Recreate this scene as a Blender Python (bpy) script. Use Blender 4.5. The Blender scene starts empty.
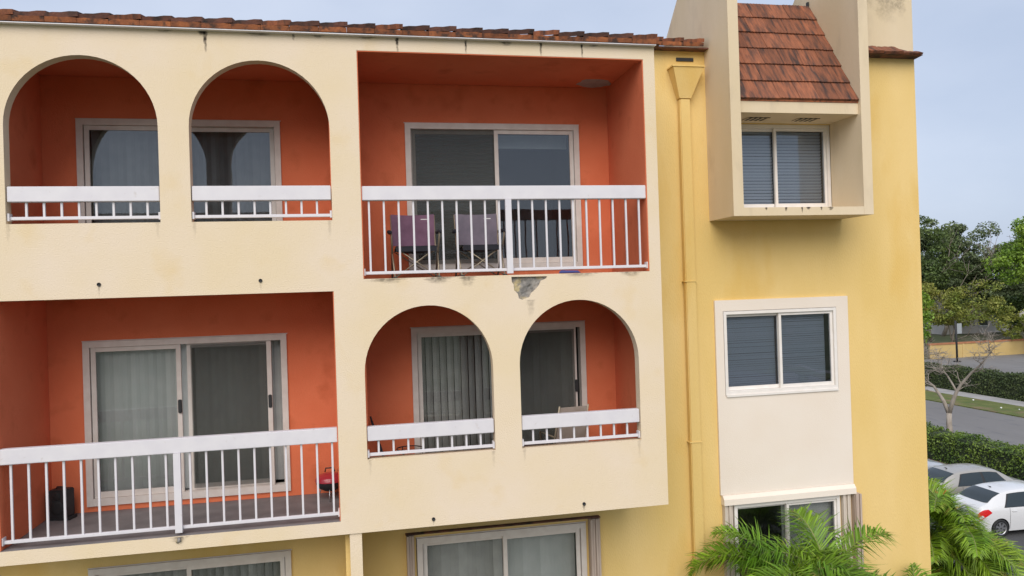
import bpy, bmesh, math, random
import numpy as np
from mathutils import Vector, Matrix
random.seed(7); rng = np.random.default_rng(7)
R = math.radians
S = bpy.context.scene
col = S.collection

# ------------------------------------------------------------------ camera
YAW, PIT, ROL = R(11.544), R(.176), R(-1.8137)
fwd = Vector((math.sin(YAW)*math.cos(PIT), math.cos(YAW)*math.cos(PIT), math.sin(PIT)))
rgt = Vector((math.cos(YAW), -math.sin(YAW), 0)); upv = rgt.cross(fwd)
r2 = math.cos(ROL)*rgt + math.sin(ROL)*upv; u2 = -math.sin(ROL)*rgt + math.cos(ROL)*upv
cd = bpy.data.cameras.new('camera'); cam = bpy.data.objects.new('camera', cd); col.objects.link(cam)
M = Matrix((r2, u2, -fwd)).transposed().to_4x4(); M.translation = Vector((0, -8.955, 8.9)); cam.matrix_world = M
cd.sensor_width = 36; cd.lens = 760/1024*36; cd.clip_end = 5000; cd.clip_start = .1
S.camera = cam
# ------------------------------------------------------------------ world, sun, exposure
SUN_EL, SUN_AZ = R(40), R(198)          # azimuth clockwise from +y: the sun stands behind the camera
w = bpy.data.worlds.new('World'); S.world = w; w.use_nodes = True
nt = w.node_tree; nt.nodes.clear()
def wn(t): return nt.nodes.new(t)
out = wn('ShaderNodeOutputWorld'); bg = wn('ShaderNodeBackground'); sky = wn('ShaderNodeTexSky')
sky.sky_type = 'NISHITA'; sky.sun_disc = False; sky.sun_elevation = SUN_EL; sky.sun_rotation = SUN_AZ
sky.air_density = 1.0; sky.dust_density = 2.0; sky.ozone_density = 1.5
# a thin even overcast over the whole dome: pale blue-grey cloud with soft, faint variation
tc = wn('ShaderNodeTexCoord'); mp = wn('ShaderNodeMapping'); mp.inputs['Scale'].default_value = (1.2, 1.2, 2.6)
nz = wn('ShaderNodeTexNoise'); nz.inputs['Scale'].default_value = 1.6; nz.inputs['Detail'].default_value = 6
cr = wn('ShaderNodeValToRGB')
cr.color_ramp.elements[0].position = .30; cr.color_ramp.elements[0].color = (3.8, 4.45, 5.75, 1)
cr.color_ramp.elements[1].position = .72; cr.color_ramp.elements[1].color = (5.4, 5.9, 7.0, 1)
mx = wn('ShaderNodeMix'); mx.data_type = 'RGBA'; mx.inputs[0].default_value = .86
nt.links.new(tc.outputs['Generated'], mp.inputs[0]); nt.links.new(mp.outputs[0], nz.inputs['Vector'])
nt.links.new(nz.outputs['Fac'], cr.inputs[0]); nt.links.new(sky.outputs[0], mx.inputs[6]); nt.links.new(cr.outputs[0], mx.inputs[7])
nt.links.new(mx.outputs[2], bg.inputs[0]); bg.inputs[1].default_value = .1
nt.links.new(bg.outputs[0], out.inputs[0])
sl = bpy.data.lights.new('sun', 'SUN'); sl.energy = 2.1; sl.angle = R(52); sl.color = (1, .95, .87)
so = bpy.data.objects.new('sun', sl); col.objects.link(so)
sd = Vector((math.sin(SUN_AZ)*math.cos(SUN_EL), math.cos(SUN_AZ)*math.cos(SUN_EL), math.sin(SUN_EL)))
so.rotation_euler = (-sd).to_track_quat('-Z', 'Y').to_euler(); so.location = sd*60
S.render.engine = 'CYCLES'
S.view_settings.view_transform = 'Standard'; S.view_settings.look = 'None'
S.view_settings.gamma = 1; S.view_settings.use_curve_mapping = False; S.view_settings.exposure = 0.47
S.cycles.max_bounces = 10; S.cycles.transparent_max_bounces = 12

# ------------------------------------------------------------------ materials
MAT = {}
def mat(name, c1, c2=None, scale=3., rough=.8, bump=0., bscale=60., fac=(.35, .65), detail=5, stretch=(1, 1, 1),
        metal=0., spec=.5, c3=None, s3=40., f3=(.55, .75), rnd=0., coat=0., island=0., trans=0., bdist=.01):
    m = bpy.data.materials.new(name); m.use_nodes = True; t = m.node_tree; N = t.nodes; L = t.links
    b = N['Principled BSDF']; b.inputs['Roughness'].default_value = rough; b.inputs['Metallic'].default_value = metal
    b.inputs['Specular IOR Level'].default_value = spec; b.inputs['Coat Weight'].default_value = coat
    def rgba(c): return (c[0], c[1], c[2], 1)
    tcn = N.new('ShaderNodeTexCoord'); mpn = N.new('ShaderNodeMapping'); mpn.inputs['Scale'].default_value = stretch
    L.new(tcn.outputs['Object'], mpn.inputs[0])
    if rnd:
        oi = N.new('ShaderNodeObjectInfo'); vm = N.new('ShaderNodeVectorMath'); vm.operation = 'ADD'
        mul = N.new('ShaderNodeMath'); mul.operation = 'MULTIPLY'; mul.inputs[1].default_value = 37.
        L.new(oi.outputs['Random'], mul.inputs[0]); L.new(mul.outputs[0], vm.inputs[0]); L.new(tcn.outputs['Object'], vm.inputs[1])
        L.new(vm.outputs[0], mpn.inputs[0])
    cur = None
    if c2 is not None:
        n = N.new('ShaderNodeTexNoise'); n.inputs['Scale'].default_value = scale; n.inputs['Detail'].default_value = detail
        L.new(mpn.outputs[0], n.inputs['Vector'])
        r = N.new('ShaderNodeValToRGB'); r.color_ramp.elements[0].position = fac[0]; r.color_ramp.elements[1].position = fac[1]
        r.color_ramp.elements[0].color = rgba(c1); r.color_ramp.elements[1].color = rgba(c2)
        L.new(n.outputs['Fac'], r.inputs[0]); cur = r.outputs[0]
        if c3 is not None:
            n3 = N.new('ShaderNodeTexNoise'); n3.inputs['Scale'].default_value = s3; n3.inputs['Detail'].default_value = 4
            L.new(mpn.outputs[0], n3.inputs['Vector'])
            r3 = N.new('ShaderNodeValToRGB'); r3.color_ramp.elements[0].position = f3[0]; r3.color_ramp.elements[1].position = f3[1]
            r3.color_ramp.elements[0].color = (0, 0, 0, 1); r3.color_ramp.elements[1].color = (1, 1, 1, 1)
            L.new(n3.outputs['Fac'], r3.inputs[0])
            mm = N.new('ShaderNodeMix'); mm.data_type = 'RGBA'; L.new(r3.outputs[0], mm.inputs[0]); L.new(cur, mm.inputs[6]); mm.inputs[7].default_value = rgba(c3)
            cur = mm.outputs[2]
    if rnd or island:
        if rnd: src = oi.outputs['Random']; amt = rnd
        else:
            g = N.new('ShaderNodeNewGeometry'); src = g.outputs['Random Per Island']; amt = island
        mr = N.new('ShaderNodeMapRange'); mr.inputs[3].default_value = 1-amt; mr.inputs[4].default_value = 1+amt
        L.new(src, mr.inputs[0])
        hs = N.new('ShaderNodeHueSaturation'); L.new(mr.outputs[0], hs.inputs['Value'])
        if cur is not None: L.new(cur, hs.inputs['Color'])
        else: hs.inputs['Color'].default_value = rgba(c1)
        cur = hs.outputs[0]
    if cur is not None: L.new(cur, b.inputs['Base Color'])
    else: b.inputs['Base Color'].default_value = rgba(c1)
    if bump:
        nb = N.new('ShaderNodeTexNoise'); nb.inputs['Scale'].default_value = bscale; nb.inputs['Detail'].default_value = 4
        L.new(mpn.outputs[0], nb.inputs['Vector'])
        bp = N.new('ShaderNodeBump'); bp.inputs['Strength'].default_value = bump; bp.inputs['Distance'].default_value = bdist
        L.new(nb.outputs['Fac'], bp.inputs['Height']); L.new(bp.outputs[0], b.inputs['Normal'])
    if trans:
        tl = N.new('ShaderNodeBsdfTranslucent'); ms = N.new('ShaderNodeMixShader'); ms.inputs[0].default_value = trans
        if cur is not None: L.new(cur, tl.inputs[0])
        L.new(b.outputs[0], ms.inputs[1]); L.new(tl.outputs[0], ms.inputs[2]); L.new(ms.outputs[0], N['Material Output'].inputs[0])
    MAT[name] = m
    return m
def glass_mat(name, tint, refl, rough=.01):
    m = bpy.data.materials.new(name); m.use_nodes = True; t = m.node_tree; N = t.nodes; L = t.links
    N.remove(N['Principled BSDF'])
    tr = N.new('ShaderNodeBsdfTransparent'); tr.inputs[0].default_value = (*tint, 1)
    gl = N.new('ShaderNodeBsdfGlossy'); gl.inputs['Roughness'].default_value = rough; gl.inputs['Color'].default_value = (.95, .97, 1, 1)
    fr = N.new('ShaderNodeFresnel'); fr.inputs[0].default_value = refl
    # a little waviness so that reflections are not ruler-straight
    tcn = N.new('ShaderNodeTexCoord'); n = N.new('ShaderNodeTexNoise'); n.inputs['Scale'].default_value = 2.2; n.inputs['Detail'].default_value = 1
    L.new(tcn.outputs['Object'], n.inputs['Vector'])
    bp = N.new('ShaderNodeBump'); bp.inputs['Strength'].default_value = .12; bp.inputs['Distance'].default_value = .02
    L.new(n.outputs['Fac'], bp.inputs['Height']); L.new(bp.outputs[0], gl.inputs['Normal'])
    ms = N.new('ShaderNodeMixShader'); L.new(fr.outputs[0], ms.inputs[0]); L.new(tr.outputs[0], ms.inputs[1]); L.new(gl.outputs[0], ms.inputs[2])
    L.new(ms.outputs[0], N['Material Output'].inputs[0]); MAT[name] = m
mat('cream', (.73, .59, .40), (.745, .615, .475), scale=.9, rough=.92, bump=.5, bscale=75, fac=(.36, .64), c3=(.70, .52, .27), s3=1.7, f3=(.57, .86))
mat('cream_panel', (.75, .65, .55), (.77, .68, .59), scale=1.2, rough=.9, bump=.3, bscale=80)
mat('cream_bay', (.65, .52, .34), (.70, .57, .40), scale=1.3, rough=.9, bump=.25, bscale=45, c3=(.50, .40, .28), s3=2.5, f3=(.58, .85), stretch=(1, 1, .35))
mat('yellow', (.72, .50, .175), (.77, .55, .225), scale=.8, rough=.92, bump=.55, bscale=50, fac=(.36, .62), c3=(.69, .44, .115), s3=1.1, f3=(.56, .80), stretch=(1.4, 1, .5))
mat('orange', (.66, .158, .066), (.71, .188, .084), scale=1.5, rough=.9, bump=.4, bscale=60, c3=(.56, .13, .05), s3=3., f3=(.55, .75))
mat('floor_grey', (.15, .135, .135), (.20, .18, .18), scale=4, rough=.85, bump=.15)
mat('white_paint', (.64, .61, .64), (.68, .65, .67), scale=6, rough=.5, c3=(.48, .42, .38), s3=16., f3=(.66, .85))
mat('alu_frame', (.60, .53, .48), (.66, .60, .55), scale=8, rough=.5)
mat('white_frame', (.74, .69, .64), (.78, .73, .69), scale=8, rough=.5)
mat('shutter', (.42, .32, .26), (.52, .42, .35), scale=5, rough=.6, stretch=(8, 8, .5))
mat('dark', (.02, .02, .022), rough=.6)
mat('rubber', (.015, .015, .016), rough=.75)
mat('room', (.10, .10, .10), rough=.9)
mat('blind_v', (.56, .55, .53), (.64, .63, .60), scale=6, rough=.8, island=.15)
mat('blind_pale', (.70, .72, .70), (.76, .77, .75), scale=6, rough=.8, island=.08)
mat('blind_h', (.52, .55, .60), rough=.7)
mat('screen', (.11, .115, .11), rough=.8)
mat('tile', (.19, .068, .034), (.31, .105, .048), scale=5, rough=.85, bump=.6, bscale=30, stretch=(4.5, .8, 1), fac=(.35, .68), c3=(.065, .034, .026), s3=3.2, f3=(.47, .68), rnd=.28)
mat('tile_edge', (.36, .118, .042), (.20, .068, .03), scale=9, rough=.85, bump=.5, bscale=40, c3=(.07, .035, .025), s3=12, f3=(.50, .66), rnd=.25)
mat('dark_tile', (.075, .04, .032), (.15, .06, .04), scale=9, rough=.9, bump=.6, bscale=40, c3=(.02, .018, .018), s3=8, f3=(.5, .7), rnd=.3)
mat('concrete', (.17, .16, .15), (.32, .29, .26), scale=18, rough=.95, bump=.8, bscale=50, c3=(.50, .40, .20), s3=7, f3=(.56, .70))
mat('patch', (.33, .29, .29), (.40, .36, .35), scale=8, rough=.9)
mat('asphalt', (.060, .060, .063), (.085, .084, .087), scale=.7, rough=.9, bump=.3, bscale=80, c3=(.11, .11, .11), s3=60)
mat('road', (.165, .155, .15), (.195, .185, .18), scale=.25, rough=.9, bump=.2, bscale=40, stretch=(1, .3, 1), c3=(.13, .125, .13), s3=2., f3=(.55, .75))
mat('sidewalk', (.30, .29, .28), (.38, .36, .35), scale=.8, rough=.9, bump=.2)
mat('kerb', (.28, .27, .26), (.36, .35, .33), scale=2., rough=.9)
mat('lawn', (.075, .105, .018), (.13, .145, .032), scale=1.1, rough=.95, bump=.8, bscale=12, c3=(.19, .13, .07), s3=.7, f3=(.50, .70), bdist=.05)
mat('soil', (.12, .085, .05), (.20, .13, .08), scale=2., rough=.95, bump=.6, bscale=14, bdist=.04)
mat('ground', (.07, .095, .03), (.14, .13, .07), scale=.08, rough=.95, bump=.4, bscale=2)
mat('bark_pale', (.27, .23, .19), (.38, .33, .28), scale=7, rough=.9, bump=.6, bscale=25, stretch=(1, 1, .3))
mat('shutter_light', (.52, .44, .36), (.62, .54, .46), scale=5, rough=.6, stretch=(8, 8, .5))
mat('bark', (.20, .165, .13), (.32, .27, .22), scale=7, rough=.9, bump=.6, bscale=25, stretch=(1, 1, .3))
mat('palm_stem', (.16, .19, .06), (.26, .24, .10), scale=6, rough=.7, bump=.3, stretch=(1, 1, 4))
mat('palm_leaf', (.10, .23, .012), (.22, .36, .022), scale=1.6, rough=.5, island=.5, trans=.3, c3=(.30, .24, .06), s3=4., f3=(.60, .72))
mat('palm_leaf_y', (.13, .27, .012), (.26, .38, .028), scale=1.6, rough=.5, island=.5, trans=.3, c3=(.36, .30, .07), s3=4., f3=(.60, .72))
mat('leaf_dark', (.085, .12, .050), (.14, .175, .075), scale=.35, rough=.6, island=.5, trans=.18)
mat('leaf_mid', (.06, .10, .02), (.11, .15, .035), scale=.35, rough=.6, island=.5, trans=.2)
mat('leaf_bright', (.13, .24, .02), (.23, .33, .035), scale=.35, rough=.55, island=.45, trans=.25)
mat('leaf_olive', (.15, .20, .028), (.26, .25, .045), scale=.5, rough=.6, island=.45, trans=.25)
mat('hedge_leaf', (.07, .13, .016), (.16, .23, .03), scale=.9, rough=.5, island=.55, trans=.2)
mat('hedge_dark', (.045, .07, .018), (.085, .11, .03), scale=.9, rough=.6, island=.55, trans=.15)
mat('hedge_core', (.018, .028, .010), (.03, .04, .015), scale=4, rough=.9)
mat('wall_yellow', (.48, .34, .13), (.56, .40, .17), scale=.5, rough=.9, bump=.2)
mat('wall_cap', (.34, .14, .07), (.42, .18, .09), scale=2., rough=.9)
mat('car_white', (.66, .66, .67), rough=.35, coat=.6)
mat('car_beige', (.38, .36, .33), rough=.32, coat=.6, metal=.25)
mat('car_silver', (.45, .47, .50), rough=.32, coat=.6, metal=.3)
mat('car_glass', (.018, .028, .032), rough=.02, spec=.7)
mat('chrome', (.55, .55, .56), rough=.3, metal=.9)
mat('tail_red', (.60, .012, .012), rough=.2, coat=.5)
mat('tail_clear', (.70, .66, .68), rough=.2)
mat('purple_cloth', (.15, .075, .12), (.185, .095, .15), scale=9, rough=.9, bump=.3, bscale=90)
mat('greyblue_cloth', (.135, .115, .145), (.17, .14, .175), scale=9, rough=.9, bump=.3, bscale=90)
mat('dark_cloth', (.022, .022, .030), rough=.9)
mat('tan_tube', (.34, .28, .20), rough=.4, metal=.4)
mat('grill_red', (.36, .025, .04), rough=.3, coat=.4)
mat('beige_cloth', (.36, .29, .24), (.42, .35, .30), scale=8, rough=.85)
mat('blue_cloth', (.05, .06, .20), rough=.9)
mat('sign_grey', (.30, .32, .33), rough=.5)
mat('paper', (.70, .70, .68), rough=.8)
mat('van_white', (.68, .70, .72), rough=.4)
mat('house_wall', (.50, .47, .43), (.56, .52, .48), scale=1., rough=.9)
mat('awning_green', (.02, .32, .14), rough=.7)
glass_mat('glass_door', (.72, .74, .75), 1.70)
glass_mat('glass_green', (.84, .845, .84), 1.52)
glass_mat('glass_blue', (.88, .90, .92), 1.50)
def stain_mat():
    m = bpy.data.materials.new('stain'); m.use_nodes = True; t = m.node_tree; N = t.nodes; L = t.links
    b = N['Principled BSDF']; b.inputs['Base Color'].default_value = (.06, .045, .035, 1); b.inputs['Roughness'].default_value = .95
    tcn = N.new('ShaderNodeTexCoord'); n = N.new('ShaderNodeTexNoise'); n.inputs['Scale'].default_value = 22; n.inputs['Detail'].default_value = 4
    L.new(tcn.outputs['Object'], n.inputs['Vector'])
    at = N.new('ShaderNodeAttribute'); at.attribute_name = 'fade'
    r = N.new('ShaderNodeMapRange'); r.inputs[1].default_value = .22; r.inputs[2].default_value = .60
    L.new(n.outputs['Fac'], r.inputs[0])
    mu = N.new('ShaderNodeMath'); mu.operation = 'MULTIPLY'; L.new(r.outputs[0], mu.inputs[0]); L.new(at.outputs['Fac'], mu.inputs[1])
    L.new(mu.outputs[0], b.inputs['Alpha']); MAT['stain'] = m
stain_mat()
def mesh_screen_mat():
    m = bpy.data.materials.new('mesh_screen'); m.use_nodes = True; t = m.node_tree; N = t.nodes; L = t.links
    b = N['Principled BSDF']; b.inputs['Base Color'].default_value = (.09, .095, .085, 1); b.inputs['Roughness'].default_value = .8; b.inputs['Alpha'].default_value = .38
    MAT['mesh_screen'] = m
mesh_screen_mat()

# ------------------------------------------------------------------ mesh helpers
class MB:
    def __init__(s): s.v = []; s.f = []; s.sm = []
    def add(s, vs, fs, smooth=False):
        o = len(s.v); s.v += [tuple(p) for p in vs]; s.f += [tuple(i+o for i in f) for f in fs]; s.sm += [smooth]*len(fs); return s
    def box(s, x0, x1, y0, y1, z0, z1):
        return s.add([(x0,y0,z0),(x1,y0,z0),(x1,y1,z0),(x0,y1,z0),(x0,y0,z1),(x1,y0,z1),(x1,y1,z1),(x0,y1,z1)],
              [(0,3,2,1),(4,5,6,7),(0,1,5,4),(1,2,6,5),(2,3,7,6),(3,0,4,7)])
    def prism(s, poly, y0, y1):          # poly of (x, z), extruded along y
        n = len(poly)
        return s.add([(x, y0, z) for x, z in poly]+[(x, y1, z) for x, z in poly],
              [tuple(range(n)), tuple(range(2*n-1, n-1, -1))]+[((i+1) % n, i, n+i, n+(i+1) % n) for i in range(n)])
    def prism_x(s, poly, x0, x1):        # poly of (y, z), extruded along x
        n = len(poly)
        return s.add([(x0, y, z) for y, z in poly]+[(x1, y, z) for y, z in poly],
              [tuple(range(n-1, -1, -1)), tuple(range(n, 2*n))]+[(i, (i+1) % n, n+(i+1) % n, n+i) for i in range(n)])
    def tube(s, pts, rads, n=8, caps=True):
        pts = [Vector(p) for p in pts]
        if not hasattr(rads, '__len__'): rads = [rads]*len(pts)
        vs = []; a = None
        for i, p in enumerate(pts):
            t = (pts[min(i+1, len(pts)-1)]-pts[max(i-1, 0)]).normalized()
            if a is None: a = t.orthogonal().normalized()
            else: a = (a-t*a.dot(t)).normalized()
            b = t.cross(a)
            for k in range(n):
                th = 2*math.pi*k/n; vs.append(p+(a*math.cos(th)+b*math.sin(th))*rads[i])
        fs = [(i*n+k, i*n+(k+1) % n, (i+1)*n+(k+1) % n, (i+1)*n+k) for i in range(len(pts)-1) for k in range(n)]
        if caps: fs += [tuple(range(n-1, -1, -1)), tuple(range((len(pts)-1)*n, len(pts)*n))]
        return s.add(vs, fs, True)
    def lathe(s, prof, c=(0, 0, 0), n=20, axis='z'):
        vs = []
        for r_, h in prof:
            for k in range(n):
                th = 2*math.pi*k/n; a, b = r_*math.cos(th), r_*math.sin(th)
                vs.append((c[0]+a, c[1]+b, c[2]+h) if axis == 'z' else (c[0]+a, c[1]+h, c[2]+b))
        m = len(prof); fs = [(i*n+k, i*n+(k+1) % n, (i+1)*n+(k+1) % n, (i+1)*n+k) for i in range(m-1) for k in range(n)]
        return s.add(vs, fs, True)
    def mesh(s, name, m, bevel=0):
        me = bpy.data.meshes.new(name); me.from_pydata(s.v, [], s.f)
        me.polygons.foreach_set('use_smooth', s.sm); me.update()
        bm = bmesh.new(); bm.from_mesh(me); bmesh.ops.recalc_face_normals(bm, faces=bm.faces)
        if bevel: bmesh.ops.bevel(bm, geom=bm.edges[:], offset=bevel, segments=2, affect='EDGES')
        bm.to_mesh(me); bm.free()
        for mm in (m if isinstance(m, (list, tuple)) else [m]): me.materials.append(MAT[mm])
        return me
    def build(s, name, m, parent=None, bevel=0): return obj(name, s.mesh(name, m, bevel), parent)
def obj(name, me, parent=None):
    o = bpy.data.objects.new(name, me); col.objects.link(o)
    if parent is not None: o.parent = parent
    return o
def tag(o, label=None, cat=None, group=None, kind=None):
    if label: o['label'] = label
    if cat: o['category'] = cat
    if group: o['group'] = group
    if kind: o['kind'] = kind
    return o
def empty(name, loc, label=None, cat=None, group=None, rz=0):
    o = bpy.data.objects.new(name, None); col.objects.link(o); o.location = loc; o.rotation_euler[2] = rz; o.empty_display_size = .2
    return tag(o, label, cat, group)
def part(name, me, parent):   # child given in world coordinates: keep it in place under a root at the origin
    return obj(name, me, parent)
def sheet(name, outline, holes, y0, y1, m, parent=None):
    """wall slab in the xz plane with holes cut out (any outlines), from y0 to y1"""
    cu = bpy.data.curves.new(name, 'CURVE'); cu.dimensions = '2D'; cu.fill_mode = 'BOTH'; cu.extrude = (y1-y0)/2
    for poly in [outline]+holes:
        sp = cu.splines.new('POLY'); sp.points.add(len(poly)-1); sp.use_cyclic_u = True
        for p, (x, z) in zip(sp.points, poly): p.co = (x, z, 0, 1)
    tmp = bpy.data.objects.new('tmp', cu); col.objects.link(tmp)
    dg = bpy.context.evaluated_depsgraph_get(); me = bpy.data.meshes.new_from_object(tmp.evaluated_get(dg))
    bpy.data.objects.remove(tmp); bpy.data.curves.remove(cu)
    for v in me.vertices:
        x, z, e = v.co; v.co = (x, (y0+y1)/2-e, z)
    bm = bmesh.new(); bm.from_mesh(me); bmesh.ops.remove_doubles(bm, verts=bm.verts, dist=1e-5); bmesh.ops.recalc_face_normals(bm, faces=bm.faces)
    for f in bm.faces: f.smooth = False
    bm.to_mesh(me); bm.free(); me.name = name; me.materials.clear(); me.materials.append(MAT[m])
    return obj(name, me, parent)
def rect(x0, x1, z0, z1): return [(x0, z0), (x1, z0), (x1, z1), (x0, z1)]
def arch(x0, x1, z0, ztop, n=28):
    r = (x1-x0)/2; c = (x0+x1)/2; zs = ztop-r
    return [(x0, z0), (x1, z0)]+[(c+r*math.cos(a), zs+r*math.sin(a)) for a in [math.pi*k/n for k in range(n+1)]]

# ================================================================== THE SETTING
def flat(name, x0, x1, y0, y1, z, m, kind='structure'):
    o = MB().add([(x0,y0,z),(x1,y0,z),(x1,y1,z),(x0,y1,z)], [(0,1,2,3)]).build(name, m); return tag(o, kind=kind)
flat('ground', -1500, 1500, -1500, 1500, -.012, 'ground')
flat('parking_lot', 12.6, 26.6, -30, 60, 0, 'asphalt')
flat('road', 30.6, 40.2, -60, 62, -.004, 'road')
flat('far_lot', 46.6, 100, 46, 62.8, -.004, 'road')
tag(MB().box(40.2, 43.35, -60, 62, -.1, .06).build('grass_verge', 'lawn'), kind='structure')
tag(MB().box(43.35, 45.0, -60, 62, -.1, .07).build('sidewalk', 'sidewalk'), kind='structure')
tag(MB().box(26.6, 26.75, -30, 60, -.1, .13).build('kerb', 'kerb'), kind='structure')
tag(MB().box(26.75, 30.6, -60, 62, -.1, .05).build('hedge_bed', 'soil'), kind='structure')
tag(MB().box(12.45, 12.6, -30, 60, -.1, .12).build('kerb', 'kerb'), kind='structure')
flat('planting_bed', 8.66, 12.45, -12, 60, .02, 'soil')
for k in range(4):       # worn painted bay lines
    flat('bay_marking', 21.5, 26.2, 15.2+3.3*k, 15.29+3.3*k, .004, 'sidewalk')

# ================================================================== THE BUILDING
B = empty('apartment_building', (0, 0, 0), 'cream and yellow apartment building with orange arched balconies and tiled roof edge', 'building')
YW = 1.4
# --- cream front of the projecting balcony block
holes = [rect(.08, 3.59, 9.085, 11.735), arch(-3.62, -2.09, 9.77, 11.59), arch(-1.77, -.25, 9.77, 11.585),
         [(1.825, 9.062), (2.27, 9.058), (2.255, 9.03), (2.19, 9.005), (2.165, 8.95), (2.12, 8.90), (2.07, 8.86), (2.04, 8.81), (1.99, 8.795), (1.955, 8.782), (1.91, 8.80), (1.90, 8.855), (1.855, 8.90), (1.85, 8.97), (1.83, 9.0)],
         rect(-3.77, -.26, 6.31, 8.955), arch(.062, 1.568, 6.995, 8.755), arch(1.895, 3.41, 6.99, 8.76)]
sheet('front_wall', rect(-3.93, 3.74, 6.16, 11.893), holes, 0, .14, 'cream', B)
MB().box(-3.93, 3.745, -.07, .05, 11.8935, 11.9035).build('drip_edge', 'white_paint', B)
MB().box(3.60, 3.738, .142, 1.398, 6.163, 11.90).build('side_wall', 'cream', B)
MB().box(-3.928, -3.79, .142, 1.398, 6.163, 11.90).build('side_wall', 'cream', B)
# the block goes on to the left of the picture as a plain bay
MB().box(-9.5, -3.935, .3, 1.395, 6.16, 11.9).build('side_wall', 'yellow', B)
# slabs
MB().box(-3.785, 3.595, .142, 1.398, 6.165, 6.306).build('floor_slab', 'floor_grey', B)
MB().box(-3.768, -.262, .004, .150, 6.300, 6.315).build('floor_edge', 'floor_grey', B)
MB().box(-3.785, 3.595, .142, 1.398, 8.99, 9.08).build('floor_slab', 'floor_grey', B)
MB().box(-3.785, 3.595, .142, 1.398, 8.958, 8.988).build('ceiling', 'orange', B)
MB().box(-3.785, 3.595, .142, 1.398, 11.74, 11.88).build('ceiling', 'orange', B)
MB().box(.085, 3.585, .004, .141, 11.724, 11.733).build('ceiling_lining', 'orange', B)
# orange linings of the side walls, brought to the front edge of the square openings
for x0, x1, z0, z1 in ((3.578, 3.588, 9.09, 11.722), (.082, .090, 9.09, 11.722), (-3.768, -3.758, 6.318, 8.95), (-.270, -.262, 6.318, 8.95)):
    MB().box(x0, x1, .003, .141, z0, z1).build('reveal_lining', 'orange', B)
for x0, x1, z0, z1 in ((3.578, 3.598, 9.082, 11.738), (3.578, 3.598, 6.31, 8.956), (-3.788, -3.758, 9.082, 11.738), (-3.788, -3.758, 6.31, 8.956), (-.262, .082, 9.082, 11.738), (-.262, .082, 6.31, 8.956)):
    MB().box(x0, x1, .1425, 1.397, z0, z1).build('balcony_side_wall', 'orange', B)
# back walls of the four balconies, with the door openings
DX = [(.70, 3.14), (-3.36, -.92)]
for (x0, x1), (d0, d1), z0, z1 in (((.083, 3.577), DX[0], 9.083, 11.737), ((-3.757, -.263), DX[1], 9.083, 11.737),
                                   ((.083, 3.577), DX[0], 6.308, 8.957), ((-3.757, -.263), DX[1], 6.308, 8.957)):
    ft = z0+2.12
    sheet('balcony_back_wall', rect(x0, x1, z0, z1), [rect(d0, d1, z0+.10, ft)], 1.385, 1.52, 'orange', B)
# yellow main wall
low = [rect(DX[0][0]-.02, 3.06, 3.6, 5.60), rect(DX[1][0], -.945, 3.6, 5.60)]
sheet('main_wall', rect(-9.5, 3.60, 0, 6.163), low, YW, 1.55, 'yellow', B)
sheet('main_wall', rect(3.6005, 8.645, 0, 12.33), [rect(5.25, 7.12, 7.24, 8.50), rect(5.24, 7.16, 9.95, 11.265), rect(5.31, 7.09, 4.3, 5.66)], YW, 1.55, 'yellow', B)
MB().box(8.50, 8.645, 1.551, 14, 0, 12.33).build('end_wall', 'yellow', B)
MB().box(-9.5, 8.645, 13.86, 14, 0, 12.33).build('rear_wall', 'yellow', B)
MB().box(-.22, -.06, .2, 1.395, 0, 6.155).build('partition_wall', 'yellow', B)
MB().box(-.165, -.028, 0.02, .155, 0, 6.157).build('post', 'cream', B)
# dark rooms behind the openings
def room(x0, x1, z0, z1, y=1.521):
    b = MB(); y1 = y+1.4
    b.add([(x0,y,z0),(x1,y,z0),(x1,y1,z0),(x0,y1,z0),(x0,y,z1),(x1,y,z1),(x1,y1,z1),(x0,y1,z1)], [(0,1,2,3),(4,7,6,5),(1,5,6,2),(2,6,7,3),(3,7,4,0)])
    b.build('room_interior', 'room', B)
# --- sliding doors
def frame_rect(b, x0, x1, z0, z1, y0, y1, t, tb=None):
    tb = tb or t
    b.box(x0, x0+t, y0, y1, z0, z1); b.box(x1-t, x1, y0, y1, z0, z1)
    b.box(x0+t+.0005, x1-t-.0005, y0+.001, y1-.001, z1-t, z1-.001); b.box(x0+t+.0005, x1-t-.0005, y0+.001, y1-.001, z0+.001, z0+tb)
def blind_vertical(x0, x1, z0, z1, y, m, parent, pitch=.085, ang=.32):
    b = MB(); n = int((x1-x0)/pitch)
    for k in range(n):
        c = x0+(k+.5)*(x1-x0)/n; a = ang+random.uniform(-.08, .08); hw = pitch*.56; dx, dy = hw*math.cos(a), hw*math.sin(a)
        b.add([(c-dx, y-dy, z0), (c, y-.006, z0), (c+dx, y+dy, z0), (c-dx, y-dy, z1), (c, y-.006, z1), (c+dx, y+dy, z1)], [(0,1,4,3),(1,2,5,4)])
    o = b.build('vertical_blind', m, parent); return o
def blind_horizontal(x0, x1, z0, z1, y, m, parent, pitch=.045, tilt=.6):
    b = MB(); n = int((z1-z0)/pitch)
    for k in range(n):
        z = z0+(k+.5)*(z1-z0)/n+random.uniform(-.002, .002); dz = pitch*.48*math.sin(tilt); dy = pitch*.48*math.cos(tilt)
        b.add([(x0, y-dy, z+dz), (x1, y-dy, z+dz), (x1, y+dy, z-dz), (x0, y+dy, z-dz)], [(0,1,2,3)])
    return b.build('horizontal_blind', m, parent)
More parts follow.
